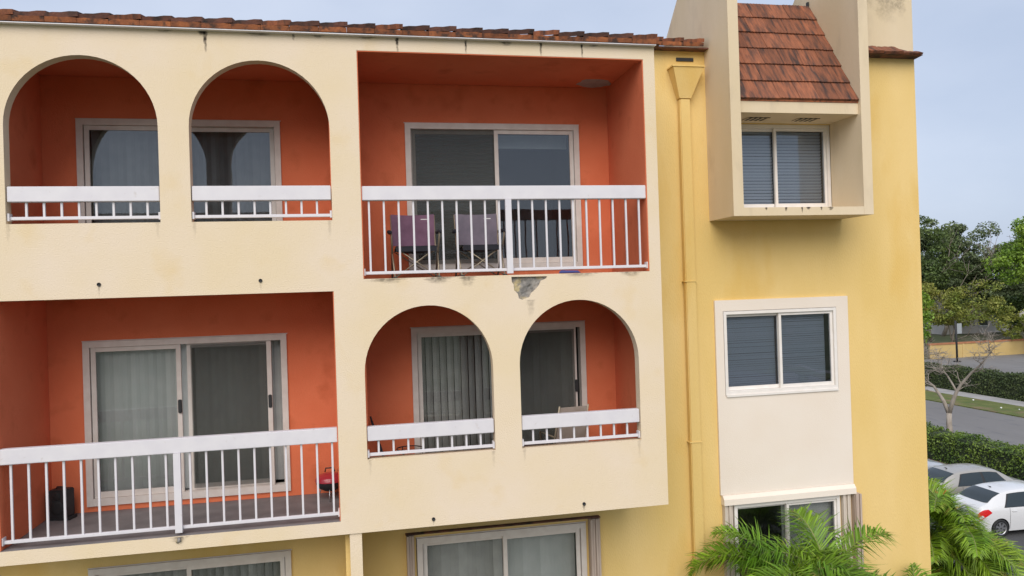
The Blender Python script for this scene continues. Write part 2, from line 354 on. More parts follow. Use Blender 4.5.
def slider(name, x0, x1, z0, z1, glass, fm, splits, t=.075, y=1.36, sill=.09, handles=(), stile=.055, deep=False):
    """outer frame with panels given as (x from, x to, outer?, pane?)"""
    b = MB(); frame_rect(b, x0, x1, z0, z1, y, y+.13, t, sill)
    b.box(x0-.012, x1+.012, y+.022, y+.0245, z1+.0005, z1+.012)
    root = b.build(name, fm, B)
    for a, c, outer in splits:
        yy = y+.028 if outer else y+.075
        pb = MB(); frame_rect(pb, a, c, z0+sill+.002, z1-t-.002, yy, yy+.035, stile, stile*1.35)
        pb.build('sash', fm, root)
        MB().box(a+stile-.004, c-stile+.004, yy+.015, yy+.019, z0+sill+stile*1.35-.004, z1-t-stile-.002+.004).build('pane', glass, root)
    for hx, hz, outer in handles:
        yy = y+.012 if outer else y+.058
        MB().box(hx-.022, hx+.022, yy-.02, yy+.016, hz-.085, hz+.085).build('handle', 'dark', root, bevel=.008)
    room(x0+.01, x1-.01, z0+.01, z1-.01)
    return root
d = slider('sliding_door', .70, 3.14, 9.183, 11.205, 'glass_door', 'alu_frame', [(.785, 1.985, False), (1.925, 3.06, True)], handles=[])
blind_horizontal(.82, 1.93, 9.3, 11.11, 1.56, 'blind_h', d, pitch=.055, tilt=.7)
MB().box(.79, 1.975, 1.404, 1.406, 9.29, 11.12).build('insect_screen', 'mesh_screen', d)
MB().box(1.99, 3.05, 1.7, 1.74, 10.93, 11.12).build('blind_valance', 'blind_pale', d)
d = slider('sliding_door', -3.36, -.92, 9.183, 11.205, 'glass_door', 'alu_frame', [(-3.275, -2.10, True), (-2.16, -1.005, False)])
blind_vertical(-3.27, -1.0, 9.3, 11.12, 1.66, 'blind_v', d, pitch=.10)
d = slider('sliding_door', -3.36, -.92, 6.378, 8.425, 'glass_green', 'alu_frame', [(-3.275, -2.225, True), (-2.16, -1.12, False)], handles=[(-2.245, 7.56, True), (-1.145, 7.56, True)])
MB().box(-1.175, -1.118, 1.372, 1.395, 6.47, 8.345).build('screen_stile', 'alu_frame', d)
blind_vertical(-3.27, -2.13, 6.47, 8.34, 1.56, 'blind_pale', d, pitch=.10, ang=.15)
blind_vertical(-2.10, -1.0, 6.47, 8.34, 1.66, 'blind_v', d, pitch=.10, ang=.2)
MB().box(-2.11, -1.17, 1.404, 1.406, 6.5, 8.33).build('insect_screen', 'mesh_screen', d)
d = slider('sliding_door', .70, 3.14, 6.378, 8.43, 'glass_green', 'alu_frame', [(.785, 1.985, False), (1.925, 3.01, True)], handles=[(2.995, 7.53, True)])
blind_vertical(.80, 1.98, 6.47, 8.34, 1.58, 'blind_v', d, pitch=.095, ang=.5)
MB().box(1.97, 2.98, 1.378, 1.380, 6.5, 8.33).build('insect_screen', 'mesh_screen', d)
blind_vertical(2.0, 3.05, 6.47, 8.34, 1.60, 'blind_v', d, pitch=.10, ang=.2)
d = slider('sliding_door', -3.37, -.945, 3.6, 5.60, 'glass_green', 'alu_frame', [(-3.285, -2.17, False), (-2.23, -1.03, True)])
blind_vertical(-3.27, -1.0, 3.7, 5.52, 1.64, 'blind_v', d, pitch=.10, ang=.6)
d = slider('sliding_door', .69, 3.06, 3.6, 5.595, 'glass_green', 'alu_frame', [(.775, 1.93, False), (1.875, 2.975, True)])
blind_vertical(1.95, 2.96, 3.7, 5.52, 1.64, 'blind_pale', d, pitch=.12, ang=.05)
blind_vertical(.80, 1.90, 3.7, 5.52, 1.66, 'blind_v', d, pitch=.12, ang=.1)
# --- windows of the right-hand wall
MBp = sheet('window_panel', rect(5.13, 7.315, 5.80, 8.655), [rect(5.255, 7.115, 7.245, 8.495)], 1.365, 1.399, 'cream_panel', B)
d = slider('window', 5.262, 7.108, 7.252, 8.488, 'glass_blue', 'white_frame', [(5.30, 6.21, False), (6.165, 7.06, True)], t=.045, sill=.06, stile=.04)
MB().box(5.27, 7.10, 1.345, 1.359, 7.23, 7.262).build('sill', 'white_frame', d)
mat('blind_slate', (.30, .33, .38), rough=.7)
blind_horizontal(5.33, 6.17, 7.33, 8.42, 1.53, 'blind_slate', d, pitch=.032, tilt=1.4)
blind_horizontal(6.20, 7.01, 7.33, 8.42, 1.53, 'blind_slate', d, pitch=.032, tilt=1.4)
d = slider('window', 5.335, 7.07, 4.32, 5.645, 'glass_green', 'white_frame', [(5.38, 6.24, False), (6.195, 7.03, True)], t=.05, sill=.06, stile=.04)
MB().box(6.2, 7.05, 1.55, 1.56, 4.4, 5.6).build('roller_blind', 'blind_pale', d)
h = MB().prism_x([(1.30, 5.66), (1.398, 5.66), (1.398, 5.80), (1.345, 5.795), (1.303, 5.745)], 5.15, 7.315).build('shutter_hood', 'cream_panel', B)
def shutter_stack(x0, x1, z0, z1, y0, y1, m='shutter'):
    b = MB(); n = max(3, int(round((x1-x0)/.035))); w_ = (x1-x0)/n
    for k in range(n):
        b.box(x0+k*w_+.004, x0+(k+1)*w_-.004, y0+(.018 if k % 2 else 0), y1, z0, z1)
    b.box(x0, x1, y0+.03, y1-.002, z0+.001, z1-.001)
    b.build('folded_shutter', m, B)
shutter_stack(5.16, 5.30, 4.2, 5.65, 1.32, 1.398, 'shutter_light'); shutter_stack(7.105, 7.25, 4.2, 5.65, 1.33, 1.398, 'shutter_light'); shutter_stack(7.285, 7.39, 4.2, 5.655, 1.28, 1.398)
# shutters of the lower sliding door
shutter_stack(.55, .65, 3.55, 5.655, 1.29, 1.398); shutter_stack(3.10, 3.25, 3.55, 5.655, 1.27, 1.398)
MB().box(.54, 3.26, 1.31, 1.398, 5.662, 5.676).build('shutter_track', 'dark_tile', B)
# --- bay with the little tiled roof
fin = [(.66, 9.825), (YW-.002, 9.825), (YW-.002, 12.2), (3.3, 12.2), (3.3, 12.40), (2.0, 13.70), (1.6, 14.2), (.66, 14.2)]
MB().prism_x(fin, 5.108, 5.262).build('bay_fin', 'cream_bay', B)
MB().prism_x(fin, 7.131, 7.283).build('bay_fin', 'cream_bay', B)
MB().box(5.2625, 7.1305, .663, 1.398, 9.825, 9.94).build('bay_base', 'cream_bay', B)
MB().prism_x([(.725, 11.272), (.84, 11.272), (.84, 11.43), (.725, 11.43)], 5.2625, 7.1305).build('bay_beam', 'cream_bay', B)
MB().box(5.2625, 7.1305, .841, 1.398, 11.276, 11.30).build('bay_soffit', 'cream_bay', B)
for xc in (5.75, 6.55):
    v = MB().box(xc-.17, xc+.17, 1.02, 1.22, 11.2695, 11.2755).build('soffit_vent', 'dark', B)
    b = MB()
    for k in range(5): b.box(xc-.17+.078*k-.012, xc-.17+.078*k+.012, 1.02, 1.22, 11.262, 11.2690)
    b.build('vent_slat', 'cream_bay', v)
d = slider('window', 5.265, 7.13, 9.952, 11.262, 'glass_blue', 'white_frame', [(5.31, 6.27, False), (6.215, 7.085, True)], t=.05, sill=.07, y=1.41, stile=.04)
blind_horizontal(5.33, 6.24, 10.06, 11.18, 1.555, 'blind_h', d, pitch=.045, tilt=1.0)
blind_horizontal(6.27, 7.06, 10.06, 11.18, 1.555, 'blind_h', d, pitch=.045, tilt=1.0)
P0, P1 = Vector((0, .735, 11.475)), Vector((0, 1.853, 13.245)); sl_ = (P1-P0); ln = sl_.length; sl_.normalize(); nn = Vector((0, -sl_.z, sl_.y))
rr = MB().add([Vector((5.263, 0, 0))+P0, Vector((7.130, 0, 0))+P0, Vector((7.130, 0, 0))+P1, Vector((5.263, 0, 0))+P1,
               (5.263, .90, 11.44), (7.130, .90, 11.44), (7.130, 1.95, 13.15), (5.263, 1.95, 13.15)], [(0,1,2,3),(7,6,5,4),(0,4,5,1),(3,2,6,7),(0,3,7,4),(1,5,6,2)]).build('bay_roof', 'dark_tile', B)
MB().box(5.2625, 7.1305, .715, .80, 11.432, 11.462).build('roof_flashing', 'tile_edge', rr)
# one roof tile: local x across, y up the slope, z out of it; ribbed top, thick butt at y = 0
def tile_mesh(wd, lg, th, m, lift=0.0, ribs=5):
    b = MB(); n = ribs*2
    vs = []
    for j, (yy, zz) in enumerate(((0, th), (lg, th*.25))):
        for i in range(n+1): vs.append((wd*i/n, yy, zz+(0.006 if i % 2 else 0)+lift*i/n))
    for i in range(n+1): vs.append((wd*i/n, 0, -.004+lift*i/n))
    for i in range(n+1): vs.append((wd*i/n, lg, -.004+lift*i/n))
    q = n+1; fs = []
    for i in range(n):
        fs += [(i, i+1, q+i+1, q+i), (2*q+i, 2*q+i+1, i+1, i), (2*q+i, 3*q+i, 3*q+i+1, 2*q+i+1), (q+i, q+i+1, 3*q+i+1, 3*q+i)]
    fs += [(0, q, 3*q, 2*q), (n, 2*q+n, 3*q+n, q+n)]
    b.add(vs, fs); return b.mesh('tile', m)
def basis(origin, slope_dir, zrot=0):
    x = Vector((1, 0, 0)); y = slope_dir.normalized(); z = x.cross(y)
    mm = Matrix((x, y, z)).transposed().to_4x4(); mm.translation = origin; return mm
NC = 6; ex = ln/NC; NT = 6; tw = (7.128-5.265)/NT
tm = tile_mesh(tw-.004, ex*1.18, .034, 'tile', ribs=6); tmh = tile_mesh(tw/2-.004, ex*1.18, .034, 'tile', ribs=3)
for r_ in range(NC):
    off = 0 if r_ % 2 == 0 else -.5
    for k in range(NT+(1 if off else 0)):
        x = 5.265+(k+off)*tw; half = x < 5.26 or x+tw > 7.14
        if x < 5.26: x = 5.265
        o = obj('tile', tmh if half else tm, rr)
        o.matrix_world = basis(P0+sl_*(r_*ex-.03+random.uniform(-.006, .006))+nn*(.006+random.uniform(0, .005))+Vector((x+.002, 0, 0)), sl_)
        if r_ == NC-1: o.scale[1] = .86
MB().box(7.10, 7.129, 1.82, 1.86, 13.22, 13.30).build('roof_clip', 'dark', rr)
# --- main roof: one slope of .328 over block and wall
slope = Vector((0, 1, .315)).normalized(); ZE = 11.935
rb = MB()
def roof_z(y): return ZE+.315*y
for x0, x1, y0 in ((-9.5, 3.80, -.05), (3.8005, 5.106, 1.26)):
    rb.add([(x0, y0, roof_z(y0)-.0), (x1, y0, roof_z(y0)), (x1, 4.2, roof_z(4.2)-.12), (x0, 4.2, roof_z(4.2)-.12),
            (x0, y0+.03, roof_z(y0)-.02), (x1, y0+.03, roof_z(y0)-.02), (x1, 4.2, roof_z(y0)-.02), (x0, 4.2, roof_z(y0)-.02)],
           [(0,1,2,3),(7,6,5,4),(0,4,5,1),(3,2,6,7),(0,3,7,4),(1,5,6,2)])
roof = rb.build('roof', 'dark_tile', B)
PT = .314
t_low = tile_mesh(PT-.003, .40, .048, 'tile_edge', lift=0.0, ribs=2)
t_up = tile_mesh(PT+.012, .42, .046, 'dark_tile', lift=.028, ribs=2)
t_up2 = tile_mesh(PT+.012, .42, .046, 'tile', lift=.028, ribs=2)
xs = [-3.476+PT*k for k in range(-5, 23)]
for x in xs:
    if x+PT > 3.80: continue
    for me, dy, dz in ((t_low, -.075, .0), (random.choice((t_up, t_up, t_up2)), -.062+random.uniform(-.01, .01), .046)):
        o = obj('tile', me, roof); o.matrix_world = basis(Vector((x, dy, ZE-.022+dz+random.uniform(-.004, .004))), slope)
for k in range(4):
    x = 3.76+PT*k+.005
    for me, dy, dz in ((t_low, 1.225, 0), (t_up2, 1.24, .044)):
        o = obj('tile', me, roof); o.matrix_world = basis(Vector((x, dy, 12.338+dz+random.uniform(-.004, .004))), slope)
MB().box(3.745, 5.106, 1.25, 1.398, 12.312, 12.329).build('eave_board', 'dark_tile', B)
# --- cream parapet with a tile skirt at the right
MB().box(7.284, 8.645, YW+.012, 1.62, 12.332, 14.2).build('parapet', 'cream_bay', B)
MB().box(8.50, 8.644, 1.621, 14, 12.332, 14.2).build('parapet', 'cream_bay', B)
sk = MB().add([(7.284, 1.22, 12.325), (8.66, 1.22, 12.325), (8.40, 1.41, 12.47), (7.284, 1.41, 12.49), (7.284, 1.409, 12.31), (8.655, 1.409, 12.31)],
              [(0,1,2,3),(0,4,5,1),(1,5,2),(2,5,4,3),(0,3,4)]).build('tile_skirt', 'dark_tile', B)
sdir = Vector((0, .19, .155)).normalized(); ts = tile_mesh(.33, .25, .035, 'tile', lift=.012, ribs=3)
for k in range(4):
    o = obj('tile', ts, sk); o.matrix_world = basis(Vector((7.29+.335*k, 1.205, 12.32)), sdir)
    if k == 3: o.scale = (1.02, .42, .8)
# flat roof deck behind
MB().box(-9.4, 8.49, 4.21, 13.85, 12.2, 12.3).build('roof_deck', 'floor_grey', B)
# --- rain leader
lead = MB().add([(4.53, 1.20, 12.03), (5.0, 1.20, 12.03), (5.0, 1.399, 12.03), (4.53, 1.399, 12.03), (4.65, 1.29, 11.60), (4.83, 1.29, 11.60), (4.83, 1.399, 11.60), (4.65, 1.399, 11.60)],
              [(0,1,2,3),(0,4,5,1),(1,5,6,2),(0,3,7,4),(4,7,6,5),(3,2,6,7)]).build('leader_head', 'yellow', B)
MB().box(4.515, 5.015, 1.188, 1.399, 12.032, 12.05).build('rim', 'yellow', lead)
MB().box(4.66, 4.82, 1.30, 1.3985, .05, 11.599).build('downspout', 'yellow', lead, bevel=.012)
for z in (8.95, 6.62): MB().box(4.64, 4.84, 1.292, 1.3987, z-.008, z+.008).build('strap', 'yellow', lead)
MB().box(4.663, 4.930, 1.385, 1.3992, 12.165, 12.215).build('scupper_slot', 'dark', B)
# --- railings
def railing(x0, x1, zt, zb, big, yc=.062, post=None, first=None, pitch=.1712, after=None):
    root = empty('balcony_railing', (0, 0, 0)); root.parent = B
    for k in ('label', 'category', 'group'):
        if k in root: del root[k]
    MB().box(x0+.004, x1-.004, yc-.045, yc+.045, zt-.165, zt).build('handrail', 'white_paint', root, bevel=.006)
    MB().box(x0+.004, x1-.004, yc-.018, yc+.018, zb, zb+.035).build('bottom_rail', 'white_paint', root, bevel=.004)
    n = 0; x = first
    bm_ = MB().box(-.011, .011, -.011, .011, zb+.0355, zt-.1655).mesh('baluster', 'white_paint')
    while x < x1-.04:
        if post is None or abs(x-post) > .05:
            o = obj('baluster', bm_, root); o.location = (x, yc, 0)
        x = after if (post is not None and x < post and x+pitch > post-.03) else x+pitch
    if post is not None: MB().box(post-.037, post+.037, yc-.058, yc-.019, zb-.03, zt-.1655).build('post', 'white_paint', root)
    for x_, s_ in ((x0, 1), (x1, -1)):
        MB().box(min(x_, x_+s_*.02), max(x_, x_+s_*.02), yc-.04, yc+.04, zb-.01, zb+.07).build('bracket', 'white_paint', root)
railing(.085, 3.585, 10.163, 9.135, True, post=1.818, first=.168, pitch=.1714, after=1.952)
railing(-3.765, -.265, 7.385, 6.375, True, post=-2.0, first=-3.665, pitch=.1712, after=-1.874)
railing(-3.615, -2.095, 10.172, 9.815, False, first=-3.44, pitch=.1725)
railing(-1.765, -.255, 10.172, 9.815, False, first=-1.62, pitch=.1715)
railing(.066, 1.562, 7.37, 7.025, False, first=.195, pitch=.172)
railing(1.90, 3.405, 7.375, 7.025, False, first=2.045, pitch=.172)
# --- wear: weep holes, the broken-off render, the patched ceiling, drip stains under the tiles
for x, z in ((-2.731, 9.105), (-1.059, 9.10), (.801, 6.245), (2.642, 6.264)):
    b = MB().lathe([(.0205, .0), (.0205, -.012), (.013, -.012), (.013, -.002), (.0005, -.002)], (x, 0, z), 14, 'y'); b.build('weep_hole', 'dark', B)
b = MB(); nx_, nz_ = 14, 9; vs = []
for j in range(nz_+1):
    for i in range(nx_+1):
        vs.append((1.80+.50*i/nx_, .034-.022*(i/nx_-.5)*(1 if j > 5 else -.6)+random.uniform(-.010, .010), 8.77+.305*j/nz_))
b.add(vs, [(j*(nx_+1)+i, j*(nx_+1)+i+1, (j+1)*(nx_+1)+i+1, (j+1)*(nx_+1)+i) for j in range(nz_) for i in range(nx_)]); b.build('broken_render', 'concrete', B)
b = MB(); n = 22; c0 = Vector((3.32, 1.14, 11.722))
rads = [1+random.uniform(-.12, .12) for _ in range(n)]
b.add([(c0.x+.235*rads[k]*math.cos(2*math.pi*k/n), min(1.37, c0.y+.22*rads[k]*math.sin(2*math.pi*k/n)), 11.7395) for k in range(n)]+
      [(c0.x+.225*rads[k]*math.cos(2*math.pi*k/n), min(1.37, c0.y+.21*rads[k]*math.sin(2*math.pi*k/n)), 11.734) for k in range(n)],
      [tuple(range(n, 2*n))]+[(k, (k+1) % n, n+(k+1) % n, n+k) for k in range(n)])
b.build('ceiling_patch', 'patch', B)
def stain(x, ztop, w0, h, y=-.0025, k0=1.):
    me = bpy.data.meshes.new('drip_stain'); n = 8; vs = []; fs = []; fd = []
    for i in range(n+1):
        t = i/n; ww = w0*(1-.55*t)*(1+random.uniform(-.25, .25))/2; ox = random.uniform(-.1, .1)*w0
        for s_, q in ((-1, 0), (-.4, 1), (.4, 1), (1, 0)):
            vs.append((x+s_*ww+ox, y, ztop-h*t)); fd.append(q*(1-t)**.8*k0)
    for i in range(n):
        for j in range(3): fs.append((i*4+j, i*4+j+1, i*4+j+5, i*4+j+4))
    me.from_pydata(vs, [], fs); a = me.attributes.new('fade', 'FLOAT', 'POINT'); a.data.foreach_set('value', fd)
    me.materials.append(MAT['stain']); obj('drip_stain', me, B)
for x, w0, h, k0 in ((-1.57, .07, .24, 1.6), (-1.6, .16, .05, 1.5), (-.62, .05, .07, 1.2), (.55, .06, .17, 1.6), (1.36, .045, .17, 1.5), (2.28, .05, .17, 1.6), (2.80, .04, .17, 1.5),
                     (-1.0, .5, .035, .8), (-.35, .2, .035, .9), (1.85, .22, .05, 1.), (-2.0, .25, .03, .7), (.2, .3, .03, .7), (2.95, .2, .03, .8)):
    stain(x, 11.892, w0*.8, h, k0=k0*.75)
for x, w0, h, k0 in ((.35, .5, .06, .5), (.95, .4, .08, .6), (1.3, .25, .12, .5), (2.7, .5, .05, .4), (3.35, .3, .06, .5)): stain(x, 9.083, w0, h, k0=k0)
for x, w0, h in ((5.9, .05, .06), (6.15, .03, .09), (6.25, .08, .04), (6.45, .04, .05), (6.6, .10, .05), (5.6, .04, .04)): stain(x, 9.938, w0, h, y=.6605, k0=1.3)
for x, w0, h in ((7.5, .5, .45), (7.9, .5, .4), (8.2, .7, .6), (8.45, .3, .5)): stain(x, 13.45, w0, h, y=1.4095, k0=.38)
for x, z, w0, h, k0 in ((-2.731, 9.085, .03, .13, .25), (-1.059, 9.08, .03, .10, .22), (.801, 6.225, .025, .06, .4), (2.642, 6.244, .04, .08, .5), (-3.60, 9.768, .05, .22, .17), (-2.12, 9.768, .05, .18, .17),
                        (-1.74, 9.768, .05, .2, .17), (-.28, 9.768, .05, .24, .17), (.09, 6.993, .05, .2, .17), (1.54, 6.993, .05, .22, .17), (1.92, 6.988, .05, .18, .17), (3.38, 6.988, .05, .24, .17), (2.05, 8.78, .12, .22, .25), (-2.0, 6.305, .22, .07, .5)):
    stain(x, z, w0, h, k0=k0)
MB().tube([(-2.0, -.004, 6.29), (-1.99, -.02, 6.268), (-2.02, -.004, 6.25)], .018, 8).build('broken_render', 'concrete', B)

# ================================================================== THINGS ON THE BALCONIES
def camping_chair(xc, y, zf, cloth, label):
    r = empty('camping_chair', (xc, y, zf), label, 'chair', None)
    b = MB(); W, H0, H1 = .27, .43, .83
    vs = []; fs = []; n = 8; m_ = 6
    for j in range(m_+1):
        for i in range(n+1):
            u = i/n*2-1; v = j/m_; sag = .05*(1-u*u)*math.sin(math.pi*(.3+.6*v))
            vs.append((u*W*(1+.03*v), .12+.10*v+sag, H0+(H1-H0)*v+.012*(u*u)*(v > .9)))
    fs = [(j*(n+1)+i, j*(n+1)+i+1, (j+1)*(n+1)+i+1, (j+1)*(n+1)+i) for j in range(m_) for i in range(n)]
    k = len(vs); vs2 = [(x, y_+.022, z) for x, y_, z in vs]
    b.add(vs, fs, True); b.add(vs2, fs, True)
    b.build('backrest', cloth, r)
    MB().box(.10, .19, .155, .158, .765, .775).build('cloth_label', 'paper', r)
    b = MB(); vs = []
    for j in range(5):
        for i in range(7):
            u = i/6*2-1; v = j/4; vs.append((u*.25, -.28+.42*v, .40-.035*(1-u*u)-.02*v))
    b.add(vs, [(j*7+i, j*7+i+1, (j+1)*7+i+1, (j+1)*7+i) for j in range(4) for i in range(6)], True)
    b.add([(x, y_, z-.02) for x, y_, z in vs], [(j*7+i, j*7+i+1, (j+1)*7+i+1, (j+1)*7+i) for j in range(4) for i in range(6)], True)
    b.box(-.25, .25, -.295, -.28, .335, .40)
    b.build('seat', 'dark_cloth', r)
    for s_ in (-1, 1):
        MB().tube([(s_*.27, -.30, .01), (s_*.285, -.02, .34), (s_*.275, .13, .45), (s_*.278, .24, .83)], .011, 6).build('leg', 'tan_tube', r)
        MB().tube([(s_*.28, .26, .01), (s_*.29, -.10, .40), (s_*.30, -.22, .58)], .011, 6).build('leg', 'tan_tube', r)
        MB().tube([(s_*.26, -.285, .02), (-s_*.25, -.25, .38)], .008, 6).build('cross_brace', 'tan_tube', r)
        MB().tube([(s_*.27, .25, .02), (-s_*.26, .15, .36)], .008, 6).build('cross_brace', 'tan_tube', r)
        MB().tube([(s_*.31, -.25, .575), (s_*.315, 0, .60), (s_*.30, .19, .60)], [.022, .028, .02], 8).build('armrest', 'dark_cloth', r)
        for y_ in (-.30, .26): MB().box(s_*.27-.025, s_*.27+.025, y_-.025, y_+.025, 0, .025).build('foot', 'dark', r)
    return r
camping_chair(.735, .72, 9.082, 'purple_cloth', 'folding camping chair with mauve purple fabric behind the upper railing')
camping_chair(1.56, .72, 9.082, 'greyblue_cloth', 'folding camping chair with grey lavender fabric in front of upper door')
tag(MB().add([(2.42, .02, 9.09), (2.70, .02, 9.09), (2.74, .12, 9.09), (2.45, .13, 9.09), (2.44, .03, 9.125), (2.67, .025, 9.12), (2.70, .11, 9.115), (2.49, .12, 9.13)],
         [(0,1,5,4),(1,2,6,5),(2,3,7,6),(3,0,4,7),(4,5,6,7),(3,2,1,0)]).build('folded_cloth', 'blue_cloth', None, bevel=.008), 'small folded blue cloth lying on the upper balcony edge', 'cloth')
# kettle grill
g = empty('charcoal_grill', (-.41, 1.10, 6.31), 'small round red kettle grill on short legs beside the cream pier', 'grill')
MB().lathe([(.001, .325), (.07, .32), (.14, .30), (.178, .27), (.188, .235), (.188, .225)], n=24).build('lid', 'grill_red', g)
MB().lathe([(.176, .224), (.172, .19), (.14, .14), (.08, .105), (.001, .10)], n=24).build('bowl', 'dark', g)
MB().tube([(-.06, 0, .335), (-.05, 0, .385), (.05, 0, .385), (.06, 0, .335)], .009, 6).build('handle', 'dark', g)
for k in range(3):
    a = .5+2*math.pi*k/3; MB().tube([(.12*math.cos(a), .12*math.sin(a), .16), (.18*math.cos(a), .18*math.sin(a), .0)], .008, 6).build('leg', 'chrome', g)
MB().tube([(.10, .05, .32), (.14, .06, .50)], .006, 6).build('tool', 'dark', g)
# black appliance by the left wall
g = empty('box_speaker', (-3.58, 1.18, 6.31), 'upright black box speaker on the grey floor by the orange corner', 'speaker', rz=R(-14))
MB().box(-.11, .11, -.09, .09, .03, .36).build('case', 'dark', g, bevel=.012)
MB().lathe([(.085, -.095), (.08, -.10), (.03, -.093), (.001, -.097)], (0, 0, .15), 18, 'y').build('woofer', 'rubber', g)
MB().lathe([(.045, -.095), (.04, -.10), (.012, -.093), (.001, -.097)], (0, 0, .285), 16, 'y').build('tweeter', 'rubber', g)
MB().tube([(-.06, 0, .355), (-.05, 0, .385), (.05, 0, .385), (.06, 0, .355)], .008, 6).build('handle', 'dark', g)
MB().box(-.115, .14, -.08, .08, 0, .03).build('base', 'dark', g)
# things behind the lower arches
g = empty('rolled_umbrella', (.20, 1.22, 6.31), 'thin dark furled umbrella leaning on the orange wall behind the lower arch', 'umbrella')
MB().tube([(.22, -.30, .0), (.18, -.25, .12), (-.06, .02, .93)], [.008, .022, .014], 8).build('canopy', 'dark_cloth', g)
MB().tube([(-.06, .02, .93), (-.075, .04, .985)], .012, 8).build('handle', 'dark', g)
g = empty('wire_plant_stand', (.62, 1.15, 6.31), 'low dark bent wire stand in front of the blinds behind the lower arch', 'stand')
pts = [(.17*math.cos(a), .17*math.sin(a), .55) for a in [2*math.pi*k/20 for k in range(21)]]
MB().tube(pts, .008, 6).build('ring', 'dark', g)
for k in range(3):
    a = 2*math.pi*k/3; MB().tube([(.17*math.cos(a), .17*math.sin(a), .55), (.14*math.cos(a), .14*math.sin(a), 0)], .007, 6).build('leg', 'dark', g)
g = empty('patio_chair', (2.72, .95, 6.31), 'beige sling patio chair seen from behind under the right lower arch', 'chair', rz=R(188))
b = MB(); vs = [(-.21, .02, .40), (.21, .02, .40), (-.19, .24, 1.03), (.19, .24, 1.03)]
MB().add(vs+[(x, y+.02, z+.005) for x, y, z in vs], [(0,1,3,2),(4,6,7,5),(0,4,5,1),(2,3,7,6),(0,2,6,4),(1,5,7,3)]).build('backrest', 'beige_cloth', g)
MB().box(-.21, .21, -.42, .0, .385, .405).build('seat', 'beige_cloth', g)
for s_ in (-1, 1):
    MB().tube([(s_*.225, .02, .0), (s_*.225, .0, .40), (s_*.205, .25, 1.05)], .012, 6).build('leg', 'tan_tube', g)
    MB().tube([(s_*.225, -.40, .0), (s_*.225, -.42, .62), (s_*.225, .06, .62)], .012, 6).build('leg', 'tan_tube', g)
g = empty('plant_crate', (2.18, .75, 6.31), 'dark slatted wooden crate beside the beige patio chair', 'crate')
for z in (.05, .19, .33, .47):
    for s_ in (-1, 1):
        MB().box(-.22, .22, s_*.17-.01, s_*.17+.01, z, z+.10).build('slat', 'dark_tile', g)
        MB().box(s_*.22-.01, s_*.22+.01, -.158, .158, z, z+.10).build('slat', 'dark_tile', g)
MB().box(-.205, .205, -.155, .155, .0, .05).build('base', 'dark_tile', g)

